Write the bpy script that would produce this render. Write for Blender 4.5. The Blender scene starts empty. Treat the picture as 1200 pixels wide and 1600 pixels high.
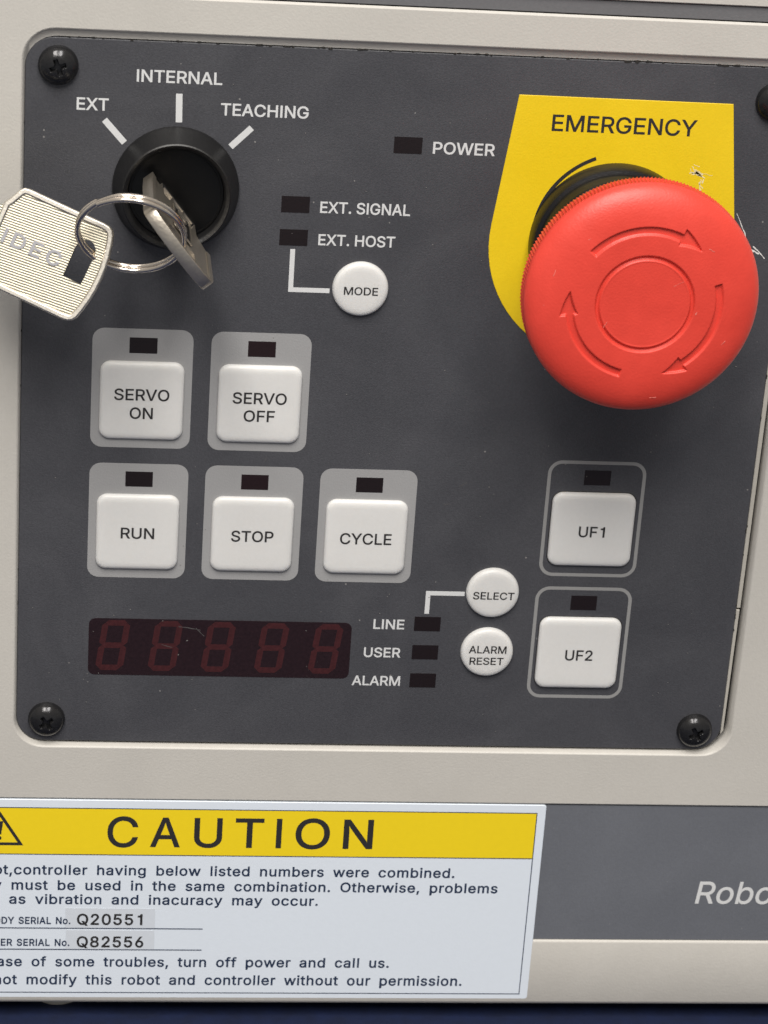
import bpy, bmesh, math, random
from mathutils import Vector, Matrix
random.seed(7)
SC = bpy.context.scene
COL = SC.collection
MM = 0.001
PI = math.pi

# ------------------------------------------------------------------ camera, room light, lamps, exposure
# Everything is measured in millimetres on the control panel: x to the right, y up, h out of the panel.
def W(p):                                   # panel (x, y, h) in mm -> world metres (panel stands upright, faces -Y)
    return Vector((p[0] * MM, -p[2] * MM, p[1] * MM))

cam_d = bpy.data.cameras.new('camera')
cam = bpy.data.objects.new('camera', cam_d)
COL.objects.link(cam)
Rp = Matrix(((0.99344351, -0.02367949, -0.11184482),
             (0.06567739, 0.91897591, 0.38880556),
             (0.09357598, -0.39360203, 0.91450586)))
T3 = Matrix(((1, 0, 0), (0, 0, -1), (0, 1, 0)))
cam.matrix_world = Matrix.Translation(W((-49.2117, 171.0745, 402.3826))) @ (T3 @ Rp).to_4x4()
cam_d.sensor_fit = 'VERTICAL'
cam_d.sensor_height = 24.0
cam_d.lens = 4160.46 / 1600 * 24.0
cam_d.clip_start = 0.02
cam_d.clip_end = 50
cam_d.dof.use_dof = True
cam_d.dof.focus_distance = 0.428
cam_d.dof.aperture_fstop = 40
SC.camera = cam

world = bpy.data.worlds.new("World")
SC.world = world
world.use_nodes = True
nt = world.node_tree
bg = nt.nodes['Background']
tc = nt.nodes.new('ShaderNodeTexCoord')
sep = nt.nodes.new('ShaderNodeSeparateXYZ')
nt.links.new(tc.outputs['Generated'], sep.inputs[0])
mr = nt.nodes.new('ShaderNodeMapRange')
mr.inputs[1].default_value = -1; mr.inputs[2].default_value = 1
nt.links.new(sep.outputs[2], mr.inputs[0])
cr = nt.nodes.new('ShaderNodeValToRGB')     # a plain room: dim floor, mid walls, pale ceiling
cr.color_ramp.elements[0].position = 0.2; cr.color_ramp.elements[0].color = (.20, .235, .29, 1)
cr.color_ramp.elements[1].position = 0.85; cr.color_ramp.elements[1].color = (.62, .57, .50, 1)
e = cr.color_ramp.elements.new(.5); e.color = (.34, .34, .34, 1)
nt.links.new(mr.outputs[0], cr.inputs[0])
nt.links.new(cr.outputs[0], bg.inputs[0])
bg.inputs[1].default_value = 0.80

def tube_lamp(loc, length, width, watts, col, aim):
    l = bpy.data.lights.new('ceiling_tube_light', 'AREA')
    l.shape = 'RECTANGLE'; l.size = width; l.size_y = length; l.energy = watts; l.color = col
    o = bpy.data.objects.new('ceiling_tube_light', l)
    COL.objects.link(o)
    o.location = loc
    zdir = (Vector(loc) - Vector(aim)).normalized()          # lamp shines along local -Z
    ydir = Vector((0, 1, 0)); ydir = (ydir - ydir.dot(zdir) * zdir).normalized()
    xdir = ydir.cross(zdir)
    o.matrix_world = Matrix.Translation(loc) @ Matrix((xdir, ydir, zdir)).transposed().to_4x4()
    return o
tube_lamp((-.36, -1.00, 1.25), 1.1, .30, 23.5, (1, .955, .895), (-.25, -.75, 0))
tube_lamp((.20, -1.05, 1.30), 1.1, .30, 19.5, (1, .965, .92), (.15, -.75, 0))

# added cool fill light for the lower front of the cabinet, source unseen
l = bpy.data.lights.new('cool_fill_light', 'AREA'); l.shape = 'RECTANGLE'; l.size = .5; l.size_y = .3; l.energy = 1.7; l.color = (.62, .80, 1)
o = bpy.data.objects.new('cool_fill_light', l); COL.objects.link(o); o.location = (-.15, -.62, -.42)
o.rotation_euler = (Vector(o.location) - Vector((0, 0, -.06))).to_track_quat('Z', 'Y').to_euler()
SC.view_settings.view_transform = 'Standard'
SC.view_settings.look = 'None'
SC.view_settings.exposure = 0
SC.view_settings.gamma = 1

# ------------------------------------------------------------------ materials
def mat(name, col, rough=.5, metal=0., var=.06, vscale=900., bump=0., bscale=3000., speck=0., spec=.5, coat=0., blotch=0.):
    m = bpy.data.materials.new(name); m.use_nodes = True
    t = m.node_tree; N = t.nodes; L = t.links; b = N['Principled BSDF']
    b.inputs['Roughness'].default_value = rough
    b.inputs['Metallic'].default_value = metal
    b.inputs['Specular IOR Level'].default_value = spec
    b.inputs['Coat Weight'].default_value = coat
    b.inputs['Coat Roughness'].default_value = .08
    co = N.new('ShaderNodeTexCoord')
    n1 = N.new('ShaderNodeTexNoise'); n1.inputs['Scale'].default_value = vscale; n1.inputs['Detail'].default_value = 4
    L.new(co.outputs['Object'], n1.inputs['Vector'])
    mix = N.new('ShaderNodeMixRGB'); mix.blend_type = 'MIX'
    mix.inputs[1].default_value = tuple(c * (1 - var) for c in col) + (1,)
    mix.inputs[2].default_value = tuple(min(1, c * (1 + var)) for c in col) + (1,)
    L.new(n1.outputs['Fac'], mix.inputs[0])
    last = mix.outputs[0]
    if blotch:                              # wide handling marks and smears
        n3 = N.new('ShaderNodeTexNoise'); n3.inputs['Scale'].default_value = 45; n3.inputs['Detail'].default_value = 5
        n3.inputs['Distortion'].default_value = 1.2
        L.new(co.outputs['Object'], n3.inputs['Vector'])
        m3 = N.new('ShaderNodeMapRange'); m3.inputs[1].default_value = .35; m3.inputs[2].default_value = .7
        m3.inputs[3].default_value = rough - blotch; m3.inputs[4].default_value = rough + blotch
        L.new(n3.outputs['Fac'], m3.inputs[0]); L.new(m3.outputs[0], b.inputs['Roughness'])
        h = N.new('ShaderNodeHueSaturation')
        m4 = N.new('ShaderNodeMapRange'); m4.inputs[1].default_value = .3; m4.inputs[2].default_value = .7
        m4.inputs[3].default_value = 1 - blotch * .9; m4.inputs[4].default_value = 1 + blotch * .9
        L.new(n3.outputs['Fac'], m4.inputs[0]); L.new(m4.outputs[0], h.inputs['Value']); L.new(last, h.inputs['Color'])
        last = h.outputs[0]
    if speck:                               # dust: sparse pale dots
        v = N.new('ShaderNodeTexVoronoi'); v.inputs['Scale'].default_value = 330
        L.new(co.outputs['Object'], v.inputs['Vector'])
        lt = N.new('ShaderNodeMath'); lt.operation = 'LESS_THAN'; lt.inputs[1].default_value = .05
        L.new(v.outputs['Distance'], lt.inputs[0])
        s2 = N.new('ShaderNodeSeparateXYZ'); L.new(v.outputs['Color'], s2.inputs[0])
        g = N.new('ShaderNodeMath'); g.operation = 'GREATER_THAN'; g.inputs[1].default_value = .72
        L.new(s2.outputs[0], g.inputs[0])
        mu = N.new('ShaderNodeMath'); mu.operation = 'MULTIPLY'; L.new(lt.outputs[0], mu.inputs[0]); L.new(g.outputs[0], mu.inputs[1])
        mv = N.new('ShaderNodeMath'); mv.operation = 'MULTIPLY'; L.new(mu.outputs[0], mv.inputs[0]); L.new(s2.outputs[1], mv.inputs[1])
        mw = N.new('ShaderNodeMath'); mw.operation = 'MULTIPLY'; mw.inputs[1].default_value = speck; L.new(mv.outputs[0], mw.inputs[0])
        mx = N.new('ShaderNodeMixRGB'); mx.inputs[2].default_value = (.55, .53, .5, 1)
        L.new(mw.outputs[0], mx.inputs[0]); L.new(last, mx.inputs[1]); last = mx.outputs[0]
    L.new(last, b.inputs['Base Color'])
    if bump:
        n2 = N.new('ShaderNodeTexNoise'); n2.inputs['Scale'].default_value = bscale; n2.inputs['Detail'].default_value = 3
        L.new(co.outputs['Object'], n2.inputs['Vector'])
        bp = N.new('ShaderNodeBump'); bp.inputs['Strength'].default_value = bump; bp.inputs['Distance'].default_value = .0001
        L.new(n2.outputs['Fac'], bp.inputs['Height']); L.new(bp.outputs[0], b.inputs['Normal'])
    return m

M = dict(
    beige=mat('beige_paint', (.505, .488, .455), .46, var=.05, vscale=1400, bump=.35, bscale=2600, speck=.12, blotch=.03),
    film=mat('charcoal_film', (.057, .058, .066), .47, var=.30, vscale=3000, bump=.5, bscale=3800, speck=.40, blotch=.10),
    band=mat('slate_band', (.128, .136, .156), .5, var=.12, vscale=2400, bump=.3, speck=.12, blotch=.05),
    topband=mat('grey_band', (.135, .135, .142), .5, var=.12, vscale=2400, bump=.3),
    surround=mat('grey_print', (.30, .30, .305), .45, var=.06, vscale=2600, bump=.3, bscale=3600, speck=.1, blotch=.04),
    outline=mat('grey_outline_print', (.26, .26, .26), .5),
    ink=mat('pale_ink', (.62, .63, .64), .5, var=.08, vscale=4000),
    darkink=mat('dark_ink', (.022, .021, .022), .5, var=.15, vscale=4000),
    cap=mat('white_button_plastic', (.66, .658, .65), .42, var=.03, vscale=1500, bump=.12, bscale=2500),
    red=mat('red_plastic', (.69, .053, .034), .47, var=.07, vscale=500, bump=.35, bscale=2600, blotch=.09, speck=.10),
    bezel=mat('black_bezel_plastic', (.0075, .0075, .008), .42, var=.15, vscale=900, bump=.3, bscale=2500, speck=.2),
    black=mat('black_plastic', (.007, .007, .008), .36, var=.2, vscale=900, bump=.3, bscale=2500, speck=.15, spec=.3, blotch=.08),
    blackface=mat('black_lock_face', (.002, .002, .0022), .28, var=.3, vscale=900, bump=.15, speck=.1, spec=.3),
    void=mat('dark_gap', (.004, .004, .004), .9),
    screw=mat('black_zinc_screw', (.030, .030, .032), .20, metal=.6, var=.3, vscale=1500, bump=.7, bscale=900),
    yellow=mat('yellow_label', (.78, .55, .010), .42, var=.05, vscale=1200, bump=.3, bscale=3500, blotch=.04),
    ygold=mat('yellow_header_print', (.82, .61, .012), .4, var=.03, bump=.15),
    sticker=mat('white_sticker', (.68, .74, .82), .42, var=.02, bump=.15, bscale=2500, speck=.0),
    tape=mat('grey_label_tape', (.60, .645, .71), .3, var=.04),
    navy=mat('navy_ink', (.016, .030, .068), .5, var=.1, vscale=4000),
    window=mat('smoked_window', (.010, .006, .0065), .3, var=.3, vscale=2500, bump=.2, speck=.15),
    windowred=mat('smoked_red_window', (.014, .0062, .007), .3, var=.3, vscale=2500, bump=.2),
    display=mat('dark_red_display_lens', (.016, .0075, .0095), .26, var=.45, vscale=1600, bump=.4, bscale=2500, speck=.2),
    segment=mat('unlit_red_segment', (.046, .0112, .0125), .34, var=.55, vscale=1800, bump=.3, bscale=2500),
    steel=mat('nickel_key', (.74, .70, .63), .42, metal=1., var=.12, vscale=900, bump=.25, bscale=2200),
    dullsteel=mat('worn_nickel_key', (.56, .51, .44), .40, metal=1., var=.12, vscale=1100, bump=.3, bscale=2400),
    chrome=mat('bright_ring_wire', (.70, .64, .58), .16, metal=1., var=.06),
    chip=mat('bare_white_scratch', (.70, .69, .67), .5, var=.2, vscale=5000, bump=.6),
    chipyellow=mat('scuffed_yellow', (.80, .70, .42), .5, var=.2, vscale=5000, bump=.6),
    strip=mat('pale_panel_edge', (.42, .40, .36), .45, var=.08),
    blue=mat('navy_blue_cloth', (.0015, .007, .036), .75, var=.6, vscale=260, bump=.8, bscale=900),
)
# ridged face of the loose key: fine parallel ribs pressed into the metal
def ridged():
    m = mat('ridged_nickel', (.50, .465, .375), .44, metal=1., var=.10, vscale=1500)
    t = m.node_tree; N = t.nodes; L = t.links; b = N['Principled BSDF']
    co = N.new('ShaderNodeTexCoord'); mp = N.new('ShaderNodeMapping')
    L.new(co.outputs['Object'], mp.inputs[0])
    mp.inputs['Rotation'].default_value = (0, math.radians(-15), 0)
    w = N.new('ShaderNodeTexWave'); w.wave_type = 'BANDS'; w.bands_direction = 'Z'; w.inputs['Scale'].default_value = 2 * PI / .00038 / 20
    w.inputs['Distortion'].default_value = .9; w.inputs['Detail'].default_value = 1
    L.new(mp.outputs[0], w.inputs[0])
    bp = N.new('ShaderNodeBump'); bp.inputs['Strength'].default_value = .55; bp.inputs['Distance'].default_value = .00005
    L.new(w.outputs['Fac'], bp.inputs['Height']); L.new(bp.outputs[0], b.inputs['Normal'])
    return m
M['ridged'] = ridged()
cb = M['cap'].node_tree.nodes['Principled BSDF']          # slightly translucent moulding
cb.inputs['Subsurface Weight'].default_value = .35
cb.inputs['Subsurface Radius'].default_value = (.0012, .0011, .0010)
cb.inputs['Subsurface Scale'].default_value = 1.0

# ------------------------------------------------------------------ object helpers
ORG = {}
def place(o, org, parent):
    if parent is not None:
        o.parent = parent
        o.location = W(org) - W(ORG[parent.name])
    else:
        o.location = W(org)
    ORG[o.name] = org

def thing(name, org, label, cat, group=None):
    o = bpy.data.objects.new(name, None); COL.objects.link(o)
    o.empty_display_size = .005
    place(o, org, None); o['label'] = label; o['category'] = cat
    if group: o['group'] = group
    return o

def obj(name, verts, faces, m, parent, org=None, label=None, smooth=False, angle=35):
    if org is None:
        lo = [min(v[i] for v in verts) for i in range(3)]; hi = [max(v[i] for v in verts) for i in range(3)]
        org = tuple((a + b) / 2 for a, b in zip(lo, hi))
    w0 = W(org)
    me = bpy.data.meshes.new(name)
    me.from_pydata([W(v) - w0 for v in verts], [], faces)
    bm = bmesh.new(); bm.from_mesh(me)
    bmesh.ops.recalc_face_normals(bm, faces=bm.faces)
    if smooth:
        for f in bm.faces: f.smooth = True
        for e in bm.edges:
            if len(e.link_faces) == 2 and e.calc_face_angle(0) > math.radians(angle): e.smooth = False
    bm.to_mesh(me); bm.free()
    me.materials.append(M[m] if isinstance(m, str) else m)
    o = bpy.data.objects.new(name, me); COL.objects.link(o)
    place(o, org, parent)
    if label: o['label'] = label
    return o

def again(src, org, parent, label=None):
    o = src.copy(); COL.objects.link(o)
    place(o, org, parent)
    if 'label' in o: del o['label']
    if label: o['label'] = label
    return o

def join(parts):
    V = []; F = []
    for v, f in parts:
        k = len(V); V += list(v); F += [tuple(i + k for i in q) for q in f]
    return V, F

def loft(rings, cap0=True, cap1=True):
    n = len(rings[0]); V = [p for r in rings for p in r]; F = []
    for k in range(len(rings) - 1):
        a = k * n; b = a + n
        for i in range(n):
            j = (i + 1) % n
            F.append((a + i, a + j, b + j, b + i))
    if cap0: F.append(tuple(range(n))[::-1])
    if cap1: F.append(tuple((len(rings) - 1) * n + i for i in range(n)))
    return V, F

def rrect(cx, cy, w, h, r, n=6):
    out = []
    r = max(r, .001)
    for sx, sy, a0 in ((1, 1, 0), (-1, 1, 90), (-1, -1, 180), (1, -1, 270)):
        for k in range(n + 1):
            a = math.radians(a0 + 90 * k / n)
            out.append((cx + sx * (w / 2 - r) + r * math.cos(a), cy + sy * (h / 2 - r) + r * math.sin(a)))
    return out

def at(pts, h): return [(p[0], p[1], h) for p in pts]

def slab(pts, h0, h1, bev=.0):
    """a flat piece with upright sides and an optional small chamfer"""
    if bev:
        c = (sum(p[0] for p in pts) / len(pts), sum(p[1] for p in pts) / len(pts))
        return loft([at(pts, h0), at(pts, h1 - bev), at(inset(pts, bev), h1)])
    return loft([at(pts, h0), at(pts, h1)])

def inset(pts, d):
    n = len(pts); out = []
    area = sum(pts[i][0] * pts[(i + 1) % n][1] - pts[(i + 1) % n][0] * pts[i][1] for i in range(n))
    s = 1 if area > 0 else -1
    for i in range(n):
        a = Vector(pts[i - 1][:2]); b = Vector(pts[i][:2]); c = Vector(pts[(i + 1) % n][:2])
        e1 = b - a; e2 = c - b
        if e1.length < 1e-6 or e2.length < 1e-6: out.append(tuple(b)); continue
        n1 = Vector((-e1.y, e1.x)).normalized() * s; n2 = Vector((-e2.y, e2.x)).normalized() * s
        m_ = n1 + n2
        if m_.length < 1e-6: out.append(tuple(b)); continue
        m_.normalize(); k = d / max(.35, m_.dot(n1))
        out.append((b.x + m_.x * k, b.y + m_.y * k))
    return out

def lathe(cx, cy, prof, n=96, cap0=False, cap1=True):
    rings = []
    for r, h in prof:
        rings.append([(cx + r * math.cos(2 * PI * i / n), cy + r * math.sin(2 * PI * i / n), h) for i in range(n)])
    return loft(rings, cap0, cap1)

def curve_mesh(contours, extrude, bevel=0., offset=0.):
    """contours (lists of 2D points, holes included) -> filled, extruded solid in local mm"""
    c = bpy.data.curves.new('tmp', 'CURVE'); c.dimensions = '2D'; c.fill_mode = 'BOTH'
    c.extrude = extrude; c.bevel_depth = bevel; c.bevel_resolution = 1; c.offset = offset - bevel
    for g in contours:
        s = c.splines.new('POLY'); s.points.add(len(g) - 1); s.use_cyclic_u = True
        for p, q in zip(s.points, g): p.co = (q[0], q[1], 0, 1)
    o = bpy.data.objects.new('tmp', c)
    COL.objects.link(o)
    dg = bpy.context.evaluated_depsgraph_get(); dg.update()
    me = bpy.data.meshes.new_from_object(o.evaluated_get(dg))
    V = [tuple(v.co) for v in me.vertices]; F = [tuple(p.vertices) for p in me.polygons]
    bpy.data.objects.remove(o); bpy.data.curves.remove(c); bpy.data.meshes.remove(me)
    return V, F

def frame_map(V, org, u, v, n):
    return [tuple(org[i] + u[i] * p[0] + v[i] * p[1] + n[i] * p[2] for i in range(3)) for p in V]

FLAT = ((1, 0, 0), (0, 1, 0), (0, 0, 1))

GLYPHS = {
'A':(480,'16,0 85,0 135,142 344,142 395,0 463,0 276,509 201,509|191,302 213,371 239,456 264,372 287,302 324,199 155,199'),
'B':(456,'125,57 125,231 248,231 269,229 289,225 306,218 320,209 333,197 342,184 350,169 354,153 355,137 353,115 344,96 330,80 309,67 281,60 245,57|60,509 60,0 247,0 284,2 317,8 344,18 368,31 386,48 400,67 410,88 416,111 418,136 416,161 411,184 402,203 391,220 378,234 363,245 347,254 331,260 315,262 315,267 356,286 368,295 378,307 387,320 393,336 397,353 398,374 396,398 390,421 381,442 367,461 350,477 329,491 304,501 274,507 241,509|125,452 240,452 270,449 294,442 313,429 326,412 333,393 336,372 335,355 330,340 323,326 314,314 302,304 288,296 273,290 256,287 238,285 125,285'),
'C':(510,'53,157 70,115 92,79 119,49 150,25 186,7 225,-3 267,-7 293,-6 317,-2 341,5 363,13 383,24 402,38 420,53 435,71 448,91 459,112 467,135 473,160 408,160 389,114 357,81 315,60 267,53 237,56 210,63 184,76 161,94 141,117 125,145 113,177 106,213 103,254 106,295 113,332 125,364 141,391 161,414 184,432 209,445 237,453 267,456 315,449 357,428 389,395 397,380 404,365 408,348 473,348 467,373 459,397 448,418 435,438 419,456 402,471 383,485 362,496 340,504 317,511 293,514 267,516 225,512 186,501 150,484 119,459 92,429 70,393 53,352 44,305 40,254 44,203'),
'D':(502,'60,509 60,0 219,0 268,3 312,14 351,31 384,54 411,83 433,119 449,159 458,205 462,255 458,306 449,351 433,391 412,426 385,455 353,478 315,495 273,505 225,509|288,68 254,60 215,57 125,57 125,452 221,452 258,449 291,441 320,428 344,410 364,388 379,361 390,329 397,294 399,255 397,216 390,181 379,149 363,122 343,99 318,81'),
'E':(419,'125,57 125,229 355,229 355,286 125,286 125,452 372,452 372,509 60,509 60,0 375,0 375,57'),
'F':(410,'125,0 125,221 346,221 346,278 125,278 125,452 369,452 369,509 60,509 60,0'),
'G':(520,'91,79 118,49 149,25 185,7 225,-3 269,-7 308,-4 344,5 377,19 406,38 431,62 451,91 466,124 475,160 478,200 478,256 283,256 283,199 415,199 413,173 407,147 396,123 382,102 365,85 345,71 322,61 296,55 269,53 238,56 210,63 184,76 161,95 141,117 125,145 113,177 106,213 103,254 106,295 113,332 125,364 141,392 160,414 183,432 209,445 236,453 265,456 315,448 356,427 387,393 408,349 474,349 468,373 460,395 449,416 436,436 421,453 403,469 384,483 363,494 340,504 316,510 291,514 265,516 223,512 184,501 149,484 117,459 91,429 69,393 53,352 43,305 40,254 43,203 53,157 69,116'),
'H':(517,'60,0 125,0 125,232 392,232 392,0 457,0 457,509 392,509 392,289 125,289 125,509 60,509'),
'I':(300,'31,57 31,0 269,0 269,57 183,57 183,452 269,452 269,509 31,509 31,452 118,452 118,57'),
'L':(393,'60,509 60,0 361,0 361,57 125,57 125,509'),
'M':(628,'122,0 122,328 120,435 159,321 170,291 286,0 342,0 456,291 498,409 507,436 504,327 504,0 568,0 568,509 476,509 352,187 342,158 315,73 299,123 287,159 277,187 152,509 60,509 60,0'),
'N':(523,'120,431 148,381 177,331 202,290 387,0 463,0 463,509 399,509 399,157 401,108 403,76 388,107 363,151 136,509 60,509 60,0 125,0 125,291'),
'O':(533,'53,157 70,115 92,79 119,49 150,25 186,7 225,-3 267,-7 309,-3 348,7 384,25 415,49 442,79 464,115 480,157 490,203 493,254 490,305 480,352 464,393 442,429 415,459 384,484 348,501 309,512 267,516 225,512 186,501 150,484 119,459 92,429 70,393 53,352 44,305 40,254 44,203|125,144 113,176 106,213 103,254 106,295 113,332 125,364 142,392 161,415 184,433 210,445 237,453 267,456 296,453 324,446 349,433 372,415 392,392 408,365 420,332 428,295 430,254 428,213 420,176 408,144 392,116 372,94 349,76 324,63 296,55 267,53 237,55 210,63 184,76 161,94 142,117'),
'P':(445,'60,0 125,0 125,186 235,186 272,188 305,195 332,207 356,223 375,243 390,265 400,291 407,318 409,348 407,377 400,404 390,430 375,452 356,471 332,487 305,499 272,506 235,509 60,509|257,244 233,242 125,242 125,452 232,452 257,451 279,446 297,439 312,428 324,416 333,402 339,385 343,367 344,348 343,328 339,310 333,294 324,279 312,266 297,256 279,248'),
'Q':(533,'70,115 92,79 119,49 150,25 186,7 225,-3 267,-7 309,-3 348,7 357,12 401,-48 468,-48 403,40 415,49 442,79 464,115 480,157 490,203 493,254 490,305 480,352 464,393 442,429 415,459 384,484 348,501 309,512 267,516 225,512 186,501 150,484 119,459 92,429 70,393 53,352 44,305 40,254 44,203 53,157|142,117 125,144 113,176 106,213 103,254 106,295 113,332 125,364 142,392 161,415 184,433 210,445 237,453 267,456 296,453 324,446 349,433 372,415 392,392 408,365 420,332 428,295 430,254 428,213 420,176 408,144 392,116 372,94 366,89 313,159 245,159 319,62 296,55 267,53 237,55 210,63 184,76 161,94'),
'R':(449,'60,0 125,0 125,198 236,198 246,199 353,0 428,0 314,209 333,217 356,232 376,250 390,271 401,296 407,323 409,352 407,381 401,408 390,433 376,455 356,473 333,489 305,500 273,506 236,509 60,509|258,256 234,255 125,255 125,452 233,452 258,451 279,446 298,440 313,430 325,419 334,405 340,389 344,371 345,352 344,333 340,316 334,300 325,287 313,276 298,267 280,260'),
'S':(447,'64,60 81,40 102,23 128,9 156,-1 188,-7 224,-9 261,-7 294,0 323,11 349,25 370,43 386,64 399,87 406,112 408,139 407,161 402,180 395,198 384,213 372,226 359,238 312,264 264,279 212,293 169,308 155,315 142,324 131,334 122,345 117,359 115,376 117,391 121,405 129,418 139,430 152,440 167,448 185,454 204,457 225,459 254,456 280,449 302,437 320,421 332,402 337,378 401,378 398,403 390,427 377,449 360,468 340,484 316,498 289,508 259,514 227,516 195,514 165,508 138,498 113,484 92,468 75,448 62,425 54,400 52,372 56,341 67,313 86,289 112,269 145,253 184,239 245,222 296,205 310,197 322,189 332,179 340,168 344,154 346,139 344,122 338,106 329,92 317,79 303,69 286,60 267,54 246,50 224,49 204,50 185,53 166,59 150,66 136,76 123,88 114,102 108,118 104,137 38,137 42,109 51,83'),
'T':(449,'32,509 32,452 193,452 193,0 257,0 257,452 417,452 417,509'),
'U':(517,'60,173 63,140 71,108 85,80 103,55 126,33 154,15 186,2 220,-6 259,-8 297,-6 332,2 363,15 391,33 414,55 433,80 446,108 454,140 457,173 457,509 393,509 393,178 391,155 385,133 377,113 364,95 349,80 331,68 309,59 285,53 259,52 232,53 208,59 187,68 169,80 153,95 141,113 132,133 126,155 124,178 124,509 60,509'),
'V':(480,'84,509 16,509 204,0 278,0 463,509 395,509 267,138 241,52 215,137 192,206'),
'W':(686,'16,509 155,0 230,0 318,323 335,395 343,437 351,391 368,323 455,0 530,0 670,509 603,509 510,145 492,62 486,94 462,196 380,509 306,509 211,145 193,61 187,94 163,196 82,509'),
'X':(474,'18,0 91,0 182,129 225,196 237,218 250,195 268,165 292,129 382,0 456,0 276,263 446,509 374,509 298,400 272,361 252,329 238,302 223,329 204,361 104,509 29,509 200,260'),
'Y':(472,'91,509 16,509 203,208 203,0 268,0 268,208 455,509 381,509 280,344 251,293 237,260 222,292 192,344'),
'0':(453,'57,155 69,113 85,77 105,48 130,24 158,7 191,-3 227,-7 263,-3 295,7 323,24 348,48 368,77 384,113 396,155 403,202 405,254 403,306 396,353 384,395 368,431 348,461 323,484 295,502 262,512 227,516 191,512 159,502 130,484 106,461 85,431 69,395 57,353 50,306 48,254 50,202|123,144 115,176 111,213 109,254 111,295 115,332 123,365 134,393 147,416 163,435 182,449 203,457 227,460 250,457 271,449 290,435 306,416 320,393 330,365 338,332 342,295 344,254 342,213 338,176 330,144 320,116 306,92 290,74 271,60 250,52 227,50 203,52 182,60 163,74 147,92 134,116'),
'1':(453,'198,509 86,427 86,358 209,448 212,448 212,55 76,55 76,0 391,0 391,55 276,55 276,509'),
'2':(453,'127,362 128,381 132,398 139,413 148,427 159,438 172,447 188,454 205,458 224,460 241,458 258,455 273,449 287,441 298,431 308,419 315,405 319,389 320,371 319,356 316,341 311,327 282,282 234,229 64,47 64,0 389,0 389,57 153,57 153,60 267,180 336,259 351,280 363,299 371,318 377,336 380,354 381,372 379,398 372,423 361,445 346,465 328,482 306,497 281,507 254,513 225,516 196,513 168,507 143,496 121,482 102,464 86,442 75,418 68,391 66,362'),
'3':(453,'108,22 133,10 159,1 188,-5 218,-7 251,-5 281,2 309,12 333,27 354,45 370,66 383,90 390,116 393,145 391,173 383,198 371,222 354,244 333,262 308,276 279,286 247,290 221,289 372,461 372,509 70,509 70,452 288,452 288,448 157,299 157,248 201,248 229,246 254,241 275,234 292,223 306,211 316,196 323,180 328,163 329,145 328,125 323,108 315,93 304,80 291,69 275,61 258,55 239,51 219,50 200,51 182,54 165,59 150,66 137,76 126,87 118,100 112,115 109,132 44,132 48,104 57,79 70,57 88,38'),
'4':(453,'40,158 40,105 282,105 282,0 343,0 343,105 413,105 413,163 343,163 343,318 282,318 282,163 109,163 109,166 311,509 247,509'),
'5':(453,'60,130 63,105 71,82 83,60 99,41 118,25 140,11 165,1 192,-5 221,-7 253,-4 282,3 309,15 332,32 352,52 369,76 381,102 388,132 391,163 390,187 386,210 379,231 370,251 358,269 345,285 330,299 313,311 294,321 274,328 252,332 229,334 212,333 194,330 178,325 162,318 148,311 136,301 134,301 151,452 366,452 366,509 96,509 67,253 128,246 139,255 152,262 167,268 218,277 238,275 257,270 275,262 290,251 303,237 314,221 321,203 326,183 328,162 326,141 322,122 314,104 304,89 291,75 276,64 259,56 241,51 221,50 204,51 188,54 173,60 160,68 148,78 138,89 130,102 125,115 122,130'),
'6':(453,'84,74 100,51 119,31 142,15 168,3 196,-4 226,-7 257,-4 284,3 310,14 333,30 352,50 368,73 379,98 387,127 389,157 387,187 380,215 370,240 355,262 337,280 316,295 291,305 265,312 235,314 196,307 173,293 322,509 252,509 137,340 112,302 93,268 80,239 71,212 65,187 64,162 66,130 73,101|138,102 131,119 126,138 125,158 126,179 131,197 138,214 148,229 160,241 174,252 190,259 207,264 226,265 245,264 263,259 279,251 293,241 304,228 314,213 322,196 326,178 327,157 326,137 322,119 314,101 304,86 293,73 279,63 263,55 245,50 226,48 207,50 190,55 174,63 160,73 148,86'),
'7':(453,'97,0 165,0 391,449 391,509 62,509 62,452 323,452 323,448'),
'8':(453,'74,62 91,42 111,25 136,11 163,1 193,-5 226,-7 259,-5 289,1 317,11 341,25 362,42 378,62 391,84 398,109 401,135 399,156 395,176 387,195 377,212 365,228 351,241 335,252 319,260 300,265 300,267 323,276 343,289 359,308 372,330 379,354 382,380 379,405 373,429 361,450 346,469 328,485 306,498 282,508 255,514 226,516 197,514 170,508 146,498 124,485 106,469 90,450 79,429 73,405 70,380 73,354 80,330 93,308 109,289 129,276 153,267 153,265 134,260 117,252 101,241 87,228 75,212 65,195 58,176 53,156 52,135 54,109 62,84|129,91 121,106 117,121 115,139 117,157 122,173 130,189 140,202 154,213 169,223 187,230 206,234 226,235 247,234 265,230 283,223 298,213 312,202 322,189 330,173 335,157 337,139 335,121 331,106 323,91 313,79 300,69 285,60 267,54 248,50 226,49 205,50 185,54 167,60 152,69 139,79|134,359 133,376 134,392 138,407 145,420 153,432 164,442 177,449 192,455 208,459 226,460 244,459 260,455 275,449 288,442 299,432 308,420 314,407 318,392 319,376 318,359 314,344 307,330 298,318 287,308 274,300 260,294 244,291 226,290 209,291 193,294 178,300 165,308 154,318 145,330 138,344'),
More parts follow.
